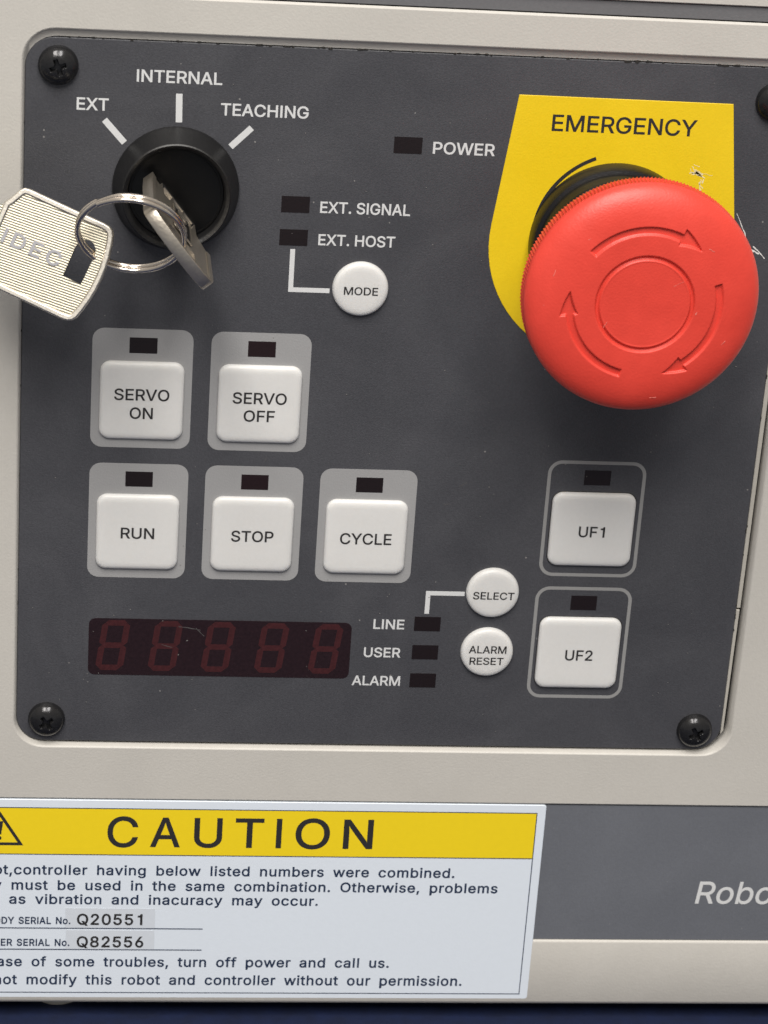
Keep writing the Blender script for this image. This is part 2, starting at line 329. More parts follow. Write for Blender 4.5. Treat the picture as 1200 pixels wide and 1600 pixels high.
'9':(453,'83,269 98,247 116,229 137,214 161,203 188,197 218,195 257,202 279,216 130,0 200,0 315,168 340,207 359,240 373,270 382,296 387,322 389,347 387,378 380,408 368,434 352,458 333,478 310,494 285,506 256,513 226,516 196,513 168,506 143,494 120,479 101,459 85,436 73,411 66,382 64,352 66,321 72,294|138,295 131,313 127,331 125,352 127,372 131,390 138,407 148,423 160,435 174,446 190,454 207,459 226,460 245,459 263,454 279,446 293,435 305,422 314,407 322,390 326,371 327,350 326,330 322,312 314,295 305,280 293,267 279,257 263,249 245,245 226,243 207,245 190,250 174,257 160,268 148,280'),
'.':(188,'55,18 63,9 73,1 83,-3 95,-4 107,-3 118,1 128,9 135,18 140,29 141,41 140,53 135,64 128,73 118,81 107,85 95,87 83,85 73,81 63,73 55,64 51,53 50,41 51,29'),
',':(188,'68,71 38,-119 84,-119 137,71'),
'!':(196,'52,41 54,29 58,18 66,9 75,1 86,-3 98,-4 110,-3 121,1 130,9 138,18 142,29 143,41 142,53 138,64 130,73 121,80 110,85 98,86 86,85 75,80 66,73 58,64 54,53|63,509 67,160 128,160 132,509'),
'a':(389,'38,63 48,45 60,29 76,15 94,5 115,-3 137,-7 160,-9 181,-7 199,-4 215,1 252,25 272,52 277,52 277,0 337,0 337,251 335,278 330,301 322,320 312,336 300,350 286,360 239,379 194,384 173,383 153,380 133,375 114,368 95,358 79,346 64,331 51,313 41,291 100,274 118,301 149,322 163,327 178,330 196,331 212,330 227,327 240,322 251,315 260,307 267,297 272,285 275,272 276,257 276,255 274,246 271,240 265,235 234,227 178,220 125,211 78,193 64,184 53,174 43,161 36,146 32,128 30,108 32,84|96,82 93,93 92,105 93,118 97,130 103,139 112,147 122,153 134,159 175,168 200,171 231,176 259,182 276,190 276,138 274,122 270,108 263,93 254,80 242,68 228,59 211,51 192,47 170,45 130,52 119,57 109,64 102,72'),
'b':(424,'112,0 112,59 118,59 138,31 172,4 189,-3 208,-7 229,-8 260,-6 288,3 313,16 336,34 355,57 370,84 381,116 388,151 390,189 388,227 381,261 370,293 354,320 335,342 313,361 287,374 259,382 229,384 207,383 188,379 171,373 137,346 118,319 114,319 114,509 53,509 53,0|114,162 113,189 114,216 118,241 125,263 134,282 147,299 161,312 178,322 198,328 220,330 243,328 262,322 280,311 295,298 307,281 316,261 323,239 327,215 328,189 327,163 323,139 316,117 306,97 294,80 279,66 262,55 242,49 220,47 198,49 179,55 162,65 147,78 135,95 125,115 118,138'),
'c':(396,'34,187 37,150 44,116 56,85 72,58 93,35 117,16 144,3 174,-5 207,-8 261,-1 306,21 341,56 350,70 357,86 363,102 304,117 292,89 271,66 243,52 207,46 184,49 163,55 145,66 130,80 118,97 108,117 102,139 98,163 96,187 98,212 102,236 108,258 118,278 130,296 145,310 163,321 184,328 207,330 242,325 270,311 290,289 303,262 362,277 340,322 305,356 260,377 207,384 174,382 144,374 117,360 93,341 72,318 56,291 44,260 37,225'),
'd':(424,'36,151 43,116 55,84 70,57 89,34 111,16 137,3 165,-6 195,-8 217,-7 236,-3 252,4 287,31 307,59 313,59 313,0 372,0 372,509 311,509 311,319 306,319 287,346 253,373 237,379 218,383 196,384 165,382 137,374 112,361 89,342 70,320 55,293 43,261 36,227 34,189|102,139 98,163 96,189 98,215 102,239 108,261 118,281 130,298 145,311 162,322 182,328 205,330 227,328 246,322 263,312 278,299 290,282 300,263 306,241 310,216 312,189 310,162 306,138 299,115 290,95 278,78 263,65 246,55 226,49 205,47 182,49 162,55 145,66 130,80 118,97 109,117'),
'e':(404,'97,231 102,251 109,270 119,286 131,301 146,313 164,323 183,328 205,330 227,328 246,323 263,314 277,301 288,286 298,269 304,248 308,226 308,221 96,221|44,116 56,85 72,58 92,35 117,16 145,3 177,-5 212,-8 237,-7 261,-3 283,4 302,14 320,26 335,39 348,55 358,72 365,91 306,105 285,73 254,53 212,46 190,48 169,53 151,61 135,73 121,88 110,106 102,127 98,151 97,169 371,169 371,194 370,227 365,256 357,282 347,305 334,324 319,341 303,355 285,366 266,374 246,380 226,383 205,384 172,382 142,373 115,359 91,340 71,317 55,290 44,258 36,224 34,187 37,150'),
'f':(254,'142,0 142,327 228,327 228,379 142,379 142,419 143,435 147,449 154,460 164,468 178,472 195,474 215,472 227,468 243,521 222,527 187,530 169,529 152,525 135,519 120,510 107,499 96,486 87,470 82,452 81,432 81,379 6,379 6,327 81,327 81,0'),
'h':(410,'53,509 53,0 114,0 114,227 115,248 119,266 126,283 136,297 147,308 161,317 176,324 192,328 210,329 235,326 256,318 273,304 286,286 293,263 296,235 296,0 357,0 357,240 355,271 350,298 341,321 328,340 313,356 295,369 275,377 252,383 227,384 200,382 175,374 152,362 132,344 116,319 114,314 114,509'),
'i':(167,'41,483 43,472 47,463 54,455 63,448 73,444 84,443 95,444 105,448 114,455 121,463 125,472 126,483 125,494 121,504 114,512 105,518 95,522 84,524 73,522 63,518 54,512 47,504 43,494|53,379 53,0 114,0 114,379'),
'l':(189,'53,84 55,59 62,37 74,20 91,8 112,0 139,-2 162,-1 181,3 170,54 160,53 146,52 135,53 126,57 120,62 117,71 114,83 114,509 53,509'),
'm':(610,'114,0 114,238 115,257 119,274 126,289 135,302 145,312 158,320 171,326 185,329 199,330 220,328 238,322 253,311 265,297 272,280 274,260 274,0 335,0 335,247 336,263 340,277 345,290 353,302 363,312 374,320 387,326 402,329 419,330 438,329 456,323 473,313 485,298 493,279 496,254 496,0 557,0 557,255 555,283 550,307 541,328 529,346 514,361 497,372 478,380 458,385 437,386 417,385 398,381 381,375 364,366 350,356 337,343 326,329 318,312 317,309 314,320 303,342 287,361 268,375 245,383 219,386 203,385 187,382 172,376 158,368 144,358 132,346 122,331 114,314 112,308 112,379 53,379 53,0'),
'n':(410,'114,0 114,227 115,248 119,266 126,283 136,297 147,308 161,317 176,324 192,328 210,329 235,326 256,318 273,304 286,286 293,263 296,235 296,0 357,0 357,240 355,271 350,298 341,321 328,340 313,356 295,369 275,377 252,383 227,384 200,382 175,374 152,362 132,344 116,319 112,310 112,379 53,379 53,0'),
'o':(415,'44,116 56,85 72,58 93,35 117,16 144,3 174,-5 207,-8 241,-5 271,3 299,16 323,35 343,58 359,85 371,116 379,150 381,187 379,225 371,260 359,291 343,318 323,341 299,360 271,374 241,382 207,384 174,382 144,374 117,360 93,341 72,318 56,291 44,260 37,225 34,187 37,150|108,117 102,139 98,163 96,187 98,212 102,236 108,258 118,278 130,296 145,310 163,321 184,328 207,330 231,328 252,321 270,310 285,296 298,278 307,258 314,236 318,212 319,187 318,163 314,139 307,117 298,97 285,80 270,66 252,55 231,49 207,46 184,49 163,55 145,66 130,80 118,97'),
'p':(424,'112,319 112,379 53,379 53,-143 114,-143 114,59 118,59 138,31 173,4 189,-3 208,-7 229,-8 260,-6 288,3 313,16 336,34 355,57 370,84 381,116 388,151 390,189 388,227 381,261 370,293 354,320 335,342 313,361 287,374 259,382 229,384 207,383 188,379 171,373 137,346 118,319|114,162 113,189 114,216 118,241 125,263 134,282 147,299 161,312 178,322 198,328 220,330 243,328 262,322 280,311 295,298 307,281 316,261 323,239 327,215 328,189 327,163 323,139 316,117 306,97 294,80 279,66 262,55 242,49 220,47 198,49 179,55 162,65 147,78 135,95 125,115 118,138'),
'r':(259,'114,0 114,237 115,254 119,269 126,284 135,296 146,306 159,315 174,321 190,324 207,326 230,324 243,322 243,384 229,384 213,385 191,383 171,377 152,367 137,354 124,339 115,321 112,321 112,379 53,379 53,0'),
's':(365,'62,38 76,24 93,12 112,3 133,-3 157,-7 182,-8 210,-7 236,-2 260,6 281,18 298,31 312,47 323,65 329,85 331,107 328,131 320,153 306,171 287,187 261,200 229,209 172,223 152,229 136,235 124,243 115,253 110,264 109,277 111,292 119,305 131,317 147,326 166,331 187,333 210,331 228,325 243,316 254,304 262,291 268,277 324,290 318,308 309,324 299,339 286,352 271,363 254,372 234,379 212,383 187,384 161,383 137,378 115,370 95,360 79,347 65,332 55,314 49,295 47,274 50,249 58,227 72,208 92,192 118,180 149,170 212,155 229,150 243,144 254,136 262,126 266,115 268,103 265,88 258,74 244,62 227,53 206,47 181,45 160,47 141,52 124,60 111,72 101,87 94,107 36,94 41,73 50,54'),
't':(227,'68,64 77,41 92,21 113,7 138,-1 168,-4 192,-3 213,2 202,54 185,51 170,50 156,51 144,55 136,61 130,70 127,83 126,98 126,327 204,327 204,379 126,379 126,471 65,471 65,379 6,379 6,327 65,327 65,93'),
'u':(410,'53,379 53,139 54,109 60,82 69,59 82,39 97,23 115,11 135,2 158,-3 182,-5 209,-3 234,5 257,17 277,35 294,60 298,70 298,0 357,0 357,379 296,379 296,153 295,132 290,113 283,97 274,83 263,71 249,62 234,55 218,51 200,50 175,53 154,61 137,75 124,94 116,117 114,144 114,379'),
'v':(389,'187,87 165,155 84,379 17,379 163,0 226,0 371,379 305,379 224,155 203,87 195,59'),
'w':(567,'87,379 23,379 138,0 199,0 263,225 277,280 284,309 291,280 319,172 368,0 429,0 545,379 480,379 434,214 413,135 397,66 382,136 362,214 316,379 252,379 206,214 186,135 170,64 154,137'),
'y':(389,'65,-143 91,-145 109,-144 125,-141 139,-136 153,-128 165,-119 177,-107 204,-58 371,379 305,379 224,155 202,87 195,60 187,87 165,155 84,379 17,379 163,-1 151,-36 145,-51 138,-64 130,-74 122,-81 113,-86 104,-89 71,-87 61,-86 47,-139'),
'g':(425,'59,-84 70,-97 82,-110 97,-122 114,-132 134,-140 156,-146 180,-149 207,-151 237,-149 265,-144 291,-136 314,-124 334,-109 350,-90 363,-67 370,-40 372,-9 372,379 313,379 313,319 308,319 288,346 253,373 237,379 218,383 196,384 166,382 138,374 112,361 90,342 71,320 55,293 43,263 36,229 34,191 36,154 43,120 55,90 71,65 90,43 113,27 138,14 165,7 195,5 217,6 236,10 252,16 287,41 306,68 311,68 311,-6 308,-34 298,-58 282,-75 261,-87 236,-95 207,-97 187,-96 169,-93 154,-88 122,-66 101,-41 51,-69|109,123 102,144 98,167 96,193 98,218 102,241 109,262 118,282 130,298 145,312 163,322 182,328 205,330 227,328 247,322 264,312 279,299 291,283 300,264 307,242 311,219 312,193 311,166 307,142 300,121 290,103 278,87 264,75 246,66 227,61 205,59 183,61 163,66 145,76 131,88 118,104'),
' ':(188,''),
}

GLYPHS['I'] = (185, '60,0 60,509 125,509 125,0')
GLYPHS['M'] = (628, '60,0 60,509 152,509 314,95 476,509 568,509 568,0 506,0 506,395 344,0 284,0 122,395 122,0')
GLYPHS['w'] = (567, '15,372 80,372 165,95 250,372 317,372 402,95 487,372 552,372 435,0 369,0 283,275 198,0 132,0')
GLYPHS['l'] = (178, '58,0 58,509 120,509 120,0')
GLYPHS['1'] = (453, '230,0 230,380 120,380 120,428 205,440 245,509 300,509 300,0')

def glyph_contours(s, track=0., word=1.):
    x = 0; out = []
    for ch in s:
        adv, g = GLYPHS[ch]
        if g:
            for c in g.split('|'):
                out.append([(x + float(p.split(',')[0]), float(p.split(',')[1])) for p in c.split()])
        x += adv * (word if ch == ' ' else 1) + track
    return out

def sarea(c): return sum(c[i - 1][0] * c[i][1] - c[i][0] * c[i - 1][1] for i in range(len(c)))
def embolden(cs, w):
    out = []; sign = None
    for c in cs:
        a = sarea(c)
        # a hole lies inside another contour
        x, y = c[0]; hole = False
        for d in cs:
            if d is c: continue
            ins = False
            for i in range(len(d)):
                (x1, y1), (x2, y2) = d[i - 1], d[i]
                if (y1 > y) != (y2 > y) and x < (x2 - x1) * (y - y1) / (y2 - y1) + x1: ins = not ins
            if ins: hole = True
        g = inset(c, w if hole else -w)
        out.append(g)
    return out

def text_solid(s, x0, x1, base, cap, h, thick=.02, weight=10., shear=0., track=0., word=1., fr=None):
    cs = glyph_contours(s, track, word)
    xa = min(p[0] for c in cs for p in c); xb = max(p[0] for c in cs for p in c)
    sy = cap / 509.0
    V, F = curve_mesh([[(p[0] / 100, p[1] / 100) for p in c] for c in embolden(cs, weight)], .01)
    sx = (x1 - x0) / ((xb - xa) / 100 + 2 * weight / 100)
    sy = cap / (5.09 + 2 * weight / 100)
    W_ = [((p[0] - xa / 100 + weight / 100) * sx + shear * (p[1] + weight / 100) * sy, (p[1] + weight / 100) * sy, (p[2] > 0) * thick) for p in V]
    if fr is None:
        return [(x0 + p[0], base + p[1], h + p[2]) for p in W_], F
    return frame_map([(x0 + p[0], base + p[1], h + p[2]) for p in W_], *fr), F

def lettering(s, x0, x1, base, cap, h, m, parent, name='lettering', label=None, **k):
    V, F = text_solid(s, x0, x1, base, cap, h, **k)
    return obj(name, V, F, m, parent, label=label)

# ------------------------------------------------------------------ table the cabinet stands on
YB = -95.7                                   # underside of the cabinet
TB = -99.1                                   # table surface
def table():
    V = []; F = []; nx, nh = 60, 50
    for j in range(nh + 1):
        for i in range(nx + 1):
            x = -420 + 840 * i / nx; h = -260 + 660 * j / nh
            V.append((x, TB + .25 * math.sin(x * .13 + h * .05) * math.sin(h * .21), h))
    for j in range(nh):
        for i in range(nx):
            a = j * (nx + 1) + i; F.append((a, a + 1, a + nx + 2, a + nx + 1))
    o = obj('table_top', V, F, 'blue', None, smooth=True)
    o['kind'] = 'structure'
table()

# ------------------------------------------------------------------ cabinet
XL, XR, YT, HF = -170., 190., 150., .7
cab = thing('controller_cabinet', (0, YB, -60), 'beige painted metal controller cabinet with slate bands around the charcoal panel', 'cabinet')
def cabinet():
    # opening the panel sits in
    ox0, ox1, oy0, oy1 = -60.05, 63.15, -44.15, 78.35
    ocx, ocy, ow, oh = (ox0 + ox1) / 2, (oy0 + oy1) / 2, ox1 - ox0, oy1 - oy0
    r = 4.9
    hole = rrect(ocx, ocy, ow, oh, r, 8)
    ytop, ybot = 84.05, -54.45
    # outer ring of the front sheet follows the opening corner by corner
    outer = []
    for i, p in enumerate(hole):
        q = i // 9
        sx = 1 if q in (0, 3) else -1; sy = 1 if q in (0, 1) else -1
        k = (i % 9) / 8
        if q in (1, 3): k = 1 - k
        X = XR if sx > 0 else XL; Y = ytop if sy > 0 else ybot
        if k < .5: outer.append((X, p[1] + (Y - p[1]) * min(1, k * 2)))
        else: outer.append((p[0] + (X - p[0]) * (1 - (k - .5) * 2), Y))
    rings = [at(outer, HF - .35), at(inset(outer, .35), HF), at(inset(hole, -.3), HF), at(inset(hole, -.08), HF - .08), at(hole, HF - .28)]
    # rolled lip of the opening, wider along the top
    lip = []
    for p in hole:
        y = p[1] - 1.15 if p[1] > 60 else p[1] + .28
        if 60 > p[1] > -35: y = p[1]
        x = p[0] + (.25 if p[0] < 0 else -.35)
        lip.append((x, y))
    V, F = join([loft(rings[:2], False, False), loft(rings[1:3], False, False), loft(rings[2:] + [at(lip, .0), at(lip, -2.4)], False, False)])
    obj('front_sheet', V, F, 'beige', cab, smooth=True, angle=60)
    # face above and below the bands, profile swept along x
    def sweep(prof, x0, x1):
        V = [(x0, y, h) for y, h in prof] + [(x1, y, h) for y, h in prof]; n = len(prof)
        F = [(i, (i + 1) % n, n + (i + 1) % n, n + i) for i in range(n)] + [tuple(range(n))[::-1], tuple(range(n, 2 * n))]
        return V, F
    V, F = sweep([(86.55, -1), (86.55, HF - .3), (86.75, HF), (YT, HF), (YT, -1)], XL, XR)
    obj('upper_face', V, F, 'beige', cab)
    V, F = sweep([(-82.0, -1), (-82.0, HF - .35), (-82.2, HF - .1), (-82.5, HF), (YB + 1.0, HF), (YB + .35, HF - .25), (YB, HF - .9), (YB, -3), (YB + 1.5, -3)], XL, XR)
    obj('lower_face', V, F, 'beige', cab, smooth=True, angle=60)
    V, F = sweep([(84.25, -1), (84.25, HF - .45), (86.4, HF - .45), (86.4, -1)], XL, XR)
    obj('stripe', V, F, 'topband', cab, label='narrow grey stripe above the panel')
    V, F = sweep([(-81.85, -1), (-81.85, HF - .3), (-54.62, HF - .3), (-54.62, -1)], XL, XR)
    obj('stripe', V, F, 'band', cab, label='wide slate grey band below the panel')
    # shell behind the face
    V, F = slab([(XL + .5, YB + 1.5), (XR - .5, YB + 1.5), (XR - .5, YT - .5), (XL + .5, YT - .5)], -150, -2.5)
    obj('shell', V, F, 'beige', cab)
    for x in (-51.9, 160):
        V, F = lathe(0, 0, [(4.4, 0), (4.6, .6), (4.6, 2.6), (4.2, 4.2)], 40, True, True)
        V = [(x + p[0], TB + p[2], -8.4 + p[1]) for p in V]
        obj('foot', V, F, 'beige', cab, smooth=True)
    lettering('Robot', 60.7, 76.6, -74.3, 4.5, HF - .3, 'ink', cab, weight=6, shear=.11, thick=.05)
cabinet()

# ------------------------------------------------------------------ control panel
pan = thing('control_panel', (0, -43.5, 0), 'charcoal control panel film with white buttons screwed into the beige cabinet', 'control panel')
PX0, PX1, PY0, PY1 = -59.75, 61.45, -43.45, 77.0
def panel():
    pts = rrect((PX0 + PX1) / 2, (PY0 + PY1) / 2, PX1 - PX0, PY1 - PY0, 4.5, 8)
    V, F = loft([at(pts, -1.5), at(pts, -.12), at(inset(pts, .12), 0)])
    obj('faceplate', V, F, 'film', pan, smooth=True, angle=20)
    # dark well behind it
    V, F = slab(rrect(1.2, 17, 125, 124, 5, 4), -2.45, -2.3)
    obj('well', V, F, 'void', pan)
    # pale edge of the carrier plate showing along the right side, with its small step
    V, F = join([slab([(61.5, -16.2), (62.15, -16.2), (62.35, 72.5), (61.5, 72.5)], -1.4, -.05, .06),
                 slab([(61.5, -40.5), (61.95, -39.8), (62.1, -16.6), (61.5, -16.6)], -1.4, -.12, .06)])
    obj('edge_strip', V, F, 'strip', pan)
panel()

def round_screw(cx, cy, rot, src=None):
    V = []; F = []; n = 96; nr = 26; R = 3.1
    rr = [R * k / nr for k in range(1, nr + 1)]
    def hh(r, a):
        h = .35 + 1.75 * (1 - (r / R) ** 2.4) ** .62 if r < R else .2
        x = abs(r * math.cos(a)); y = abs(r * math.sin(a))
        w = .30; l = 1.2
        def ss(t): t = max(0, min(1, t)); return t * t * (3 - 2 * t)
        c1 = ss((w - x) / .16 + .5) * ss((l - y) / .3 + .5)
        c2 = ss((w - y) / .16 + .5) * ss((l - x) / .3 + .5)
        c3 = ss((.8 - (x + y)) / .3 + .5)
        return h - 1.0 * max(c1, c2, c3)
    V.append((0, 0, hh(0, 0)))
    for r in rr:
        for i in range(n):
            a = 2 * PI * i / n; V.append((r * math.cos(a), r * math.sin(a), hh(r, a)))
    base = len(V)
    for i in range(n):
        a = 2 * PI * i / n; V.append((R * math.cos(a), R * math.sin(a), 0))
    for i in range(n):
        F.append((0, 1 + i, 1 + (i + 1) % n))
    for k in range(nr):
        a = 1 + k * n; b = a + n
        for i in range(n):
            j = (i + 1) % n; F.append((a + i, b + i, b + j, a + j))
    ca, sa = math.cos(rot), math.sin(rot)
    V = [(cx + p[0] * ca - p[1] * sa, cy + p[0] * sa + p[1] * ca, p[2]) for p in V]
    return obj('screw', V, F, 'screw', pan, smooth=True, angle=55)
for x, y, a, l in ((-54.75, 72.7, .35, 'black cross head screw in the top left corner'), (-54.7, -39.3, .62, 'black cross head screw in the bottom left corner'),
                   (56.75, -39.6, .5, 'black cross head screw in the bottom right corner'), (57.1, 71.6, .2, 'black cross head screw cut off at the right edge')):
    round_screw(x, y, a)['label'] = l

# grey printed surrounds behind the square buttons
COLX = {'SERVO ON': (-40.53, 20.47), 'SERVO OFF': (-21.6, 20.43), 'RUN': (-40.5, -2.66), 'STOP': (-21.68, -2.63), 'CYCLE': (-2.84, -2.65)}
first = None
for k, (x, y) in COLX.items():
    lab = 'light grey surround around the %s button' % k
    if first is None:
        V, F = slab(rrect(x, y, 16.05, 20.35, 1.9, 6), .0, .03)
        first = obj('button_surround', V, F, 'surround', pan, org=(x, y, 0), label=lab)
    else: again(first, (x, y, 0), pan, lab)
def ring_print(x, y, w, h, r, t, h0, h1, n=8):
    a = rrect(x, y, w, h, r, n); b = rrect(x, y, w - 2 * t, h - 2 * t, r - t, n)
    V, F = loft([at(a, h0), at(a, h1), at(b, h1), at(b, h0)], False, False)
    return V, F
for k, x, y in (('UF1', 35.03, -.45), ('UF2', 34.95, -23.35)):
    V, F = ring_print(x, y, 16.55, 20.95, 2.4, .58, 0, .03)
    obj('button_surround', V, F, 'outline', pan, org=(x, y, 0), label='thin grey outline around the %s button' % k)

# indicator windows
wins = [(-40.45, 27.86, 0, 'above the SERVO ON button'), (-21.53, 27.84, 1, 'above the SERVO OFF button'), (-40.46, 4.79, 0, 'above the RUN button'),
        (-21.59, 4.75, 1, 'above the STOP button'), (-2.70, 4.76, 0, 'above the CYCLE button'), (35.15, 7.06, 0, 'above the UF1 button'),
        (35.02, -15.81, 0, 'above the UF2 button'), (8.70, -20.31, 0, 'beside LINE'), (8.68, -25.61, 0, 'beside USER'), (8.67, -30.94, 0, 'beside ALARM'),
        (-.33, 62.30, 0, 'beside POWER'), (-17.42, 52.08, 0, 'beside EXT. SIGNAL'), (-17.44, 46.67, 0, 'beside EXT. HOST')]
wsrc = {}
for x, y, red, l in wins:
    lab = 'small dark %swindow %s' % ('red ' if red else '', l)
    if red not in wsrc:
        V, F = slab([(x - 2.22, y - 1.32), (x + 2.22, y - 1.32), (x + 2.22, y + 1.32), (x - 2.22, y + 1.32)], 0, .05)
        wsrc[red] = obj('indicator_window', V, F, 'windowred' if red else 'window', pan, org=(x, y, 0), label=lab)
    else: again(wsrc[red], (x, y, 0), pan, lab)

# push buttons: moulded caps with soft edges
def cap_mesh(w, h, r, top):
    rings = []
    prof = [(0, 0), (.02, top * .35), (.12, top * .60), (.30, top * .78), (.58, top * .91), (.95, top * .98), (1.4, top), (3.4, top - .02)]
    rings.append(at(rrect(0, 0, w + .25, h + .25, r + .1, 8), .0))
    for d, z in prof: rings.append(at(rrect(0, 0, w - 2 * d, h - 2 * d, max(.4, r - d * .8), 8), z))
    return loft(rings, False, True)
def gap_mesh(w, h, r): return slab(rrect(0, 0, w, h, r, 8), .03, .05)
sq = {}
def down(x, y, dh):                          # same line of sight, dh mm nearer to the film
    return x + (49.2 + x) * dh / 400, y - (171 - y) * dh / 400
def square_button(name, x, y, w, h, texts, adj):
    x, y = down(x, y, .8)
    key = (w, h)
    if key not in sq:
        V, F = cap_mesh(w, h, 1.75, .85)
        V = [(p[0] + x, p[1] + y, p[2]) for p in V]
        o = sq[key] = obj('push_button', V, F, 'cap', pan, org=(x, y, 0), smooth=True, angle=50)
    else: o = again(sq[key], (x, y, 0), pan)
    o['label'] = 'white square push button marked %s' % name
    for s, x0, x1, b, c in texts:
        lettering(s, down(x0, b, 1)[0], down(x1, b, 1)[0], down(x0, b, 1)[1], c, .84, 'darkink', o, weight=10)
    return o
square_button('SERVO ON', -40.50, 18.85, 13.5, 13.3, [('SERVO', -44.9, -36.1, 19.15, 1.95), ('ON', -42.35, -38.65, 16.0, 1.95)], 0)
square_button('SERVO OFF', -21.60, 18.8, 13.5, 13.3, [('SERVO', -25.95, -17.25, 19.1, 1.95), ('OFF', -24.06, -19.05, 16.05, 1.95)], 0)
square_button('RUN', -40.50, -4.15, 13.5, 13.3, [('RUN', -43.2, -37.75, -5.02, 1.93)], 0)
square_button('STOP', -21.68, -4.13, 13.5, 13.3, [('STOP', -25.15, -18.2, -5.13, 1.95)], 0)
square_button('CYCLE', -2.90, -4.13, 13.6, 13.3, [('CYCLE', -7.2, 1.35, -5.14, 1.98)], 0)
square_button('UF1', 34.85, -1.85, 14.1, 13.25, [('UF1', 32.55, 36.95, -2.92, 1.93)], 0)
square_button('UF2', 34.72, -24.68, 14.1, 13.25, [('UF2', 32.4, 37.1, -25.78, 1.95)], 0)
# shadow gap the UF caps sit in
rb = None
for name, x, y, texts in (('MODE', -6.41, 38.75, [('MODE', -9.1, -3.65, 38.0, 1.33)]), ('SELECT', 19.21, -13.95, [('SELECT', 15.8, 22.78, -14.8, 1.36)]),
                          ('ALARM RESET', 19.13, -25.0, [('ALARM', 15.9, 22.3, -24.85, 1.40), ('RESET', 16.15, 21.95, -26.98, 1.36)])):
    x, y = down(x, y, .4)
    if rb is None:
        V, F = lathe(x, y, [(4.5, 0), (4.44, .45), (4.3, .75), (4.05, .92), (3.6, 1.02), (3.0, 1.05), (1.5, 1.07)], 72)
        o = rb = obj('push_button', V, F, 'cap', pan, org=(x, y, 0), smooth=True, angle=50)
    else: o = again(rb, (x, y, 0), pan)
    o['label'] = 'white round push button marked %s' % name
    for s, x0, x1, b, c in texts: lettering(s, down(x0, b, .6)[0], down(x1, b, .6)[0], down(x0, b, .6)[1], c, 1.055, 'darkink', o, weight=12)

# printed words
for s, x0, x1, b, c in (('INTERNAL', -42.8, -29.7, 70.62, 1.93), ('EXT', -51.85, -46.95, 65.86, 1.95), ('TEACHING', -29.75, -16.15, 65.88, 1.93),
                        ('POWER', 3.62, 13.4, 61.1, 1.93), ('EXT. SIGNAL', -13.5, .75, 50.85, 1.85), ('EXT. HOST', -13.5, -1.3, 45.55, 1.82),
                        ('LINE', -.43, 4.8, -21.41, 1.80), ('USER', -1.72, 4.5, -26.70, 1.80), ('ALARM', -3.4, 4.8, -32.05, 1.82)):
    lettering(s, x0, x1, b, c, .01, 'ink', pan, weight=13, label='pale lettering %s' % s)
# tick marks round the key switch
def bar(x0, y0, x1, y1, t, m, name, label=None):
    d = Vector((x1 - x0, y1 - y0)); n = Vector((-d.y, d.x)).normalized() * t / 2
    V, F = slab([(x0 + n.x, y0 + n.y), (x0 - n.x, y0 - n.y), (x1 - n.x, y1 - n.y), (x1 + n.x, y1 + n.y)], 0, .03)
    return obj(name, V, F, m, pan, label=label)
bar(-47.55, 64.45, -44.40, 60.95, 1.0, 'ink', 'tick_mark', 'pale tick below EXT')
bar(-36.22, 69.0, -36.12, 64.5, 1.0, 'ink', 'tick_mark', 'pale tick below INTERNAL')
bar(-24.85, 64.1, -28.0, 60.95, 1.0, 'ink', 'tick_mark', 'pale tick below TEACHING')
def poly_line(pts, label):
    V, F = slab(pts, 0, .03); obj('connector_line', V, F, 'ink', pan, label=label)
poly_line([(-17.85, 44.75), (-17.85, 37.65), (-11.25, 37.65), (-11.25, 38.42), (-17.08, 38.42), (-17.08, 44.75)], 'pale angled line from EXT. HOST to the MODE button')
poly_line([(8.05, -18.4), (8.05, -14.2), (14.6, -14.2), (14.6, -14.98), (8.83, -14.98), (8.83, -18.4)], 'pale angled line from LINE to the SELECT button')

# numeric display
def display():
    cx, cy = -26.02, -25.6
    V, F = slab(rrect(cx, cy, 43.95, 10.45, 1.15, 6), 0, .05)
    d = obj('display_window', V, F, 'display', pan, org=(cx, cy, 0), label='dark red display window with five unlit digits')
    H, Wd, t, sk = 9.3, 4.65, 1.02, .13
    def seg(x0, y0, x1, y1):
        horiz = abs(x1 - x0) > abs(y1 - y0); k = t / 2
        if horiz: p = [(x0 + .03, y0), (x0 + k, y0 + k), (x1 - k, y0 + k), (x1 - .03, y0), (x1 - k, y0 - k), (x0 + k, y0 - k)]
        else: p = [(x0, y0 + .03), (x0 - k, y0 + k), (x0 - k, y1 - k), (x0, y1 - .03), (x0 + k, y1 - k), (x0 + k, y0 + k)]
        return p
    hw = Wd / 2 - t / 2; hh = H / 2 - t / 2
    segs = [seg(-hw, hh, hw, hh), seg(-hw, 0, hw, 0), seg(-hw, -hh, hw, -hh), seg(-hw, 0, -hw, hh), seg(hw, 0, hw, hh), seg(-hw, -hh, -hw, 0), seg(hw, -hh, hw, 0)]
    src = None
    for x in (-43.95, -35.20, -26.35, -17.35, -8.25):
        if src is None:
            V, F = join([slab([(x + p[0] + sk * p[1], cy + .28 + p[1]) for p in s], .05, .06) for s in segs])
            src = obj('digit', V, F, 'segment', d, org=(x, cy, .05))
        else: again(src, (x, cy, .05), d)
display()

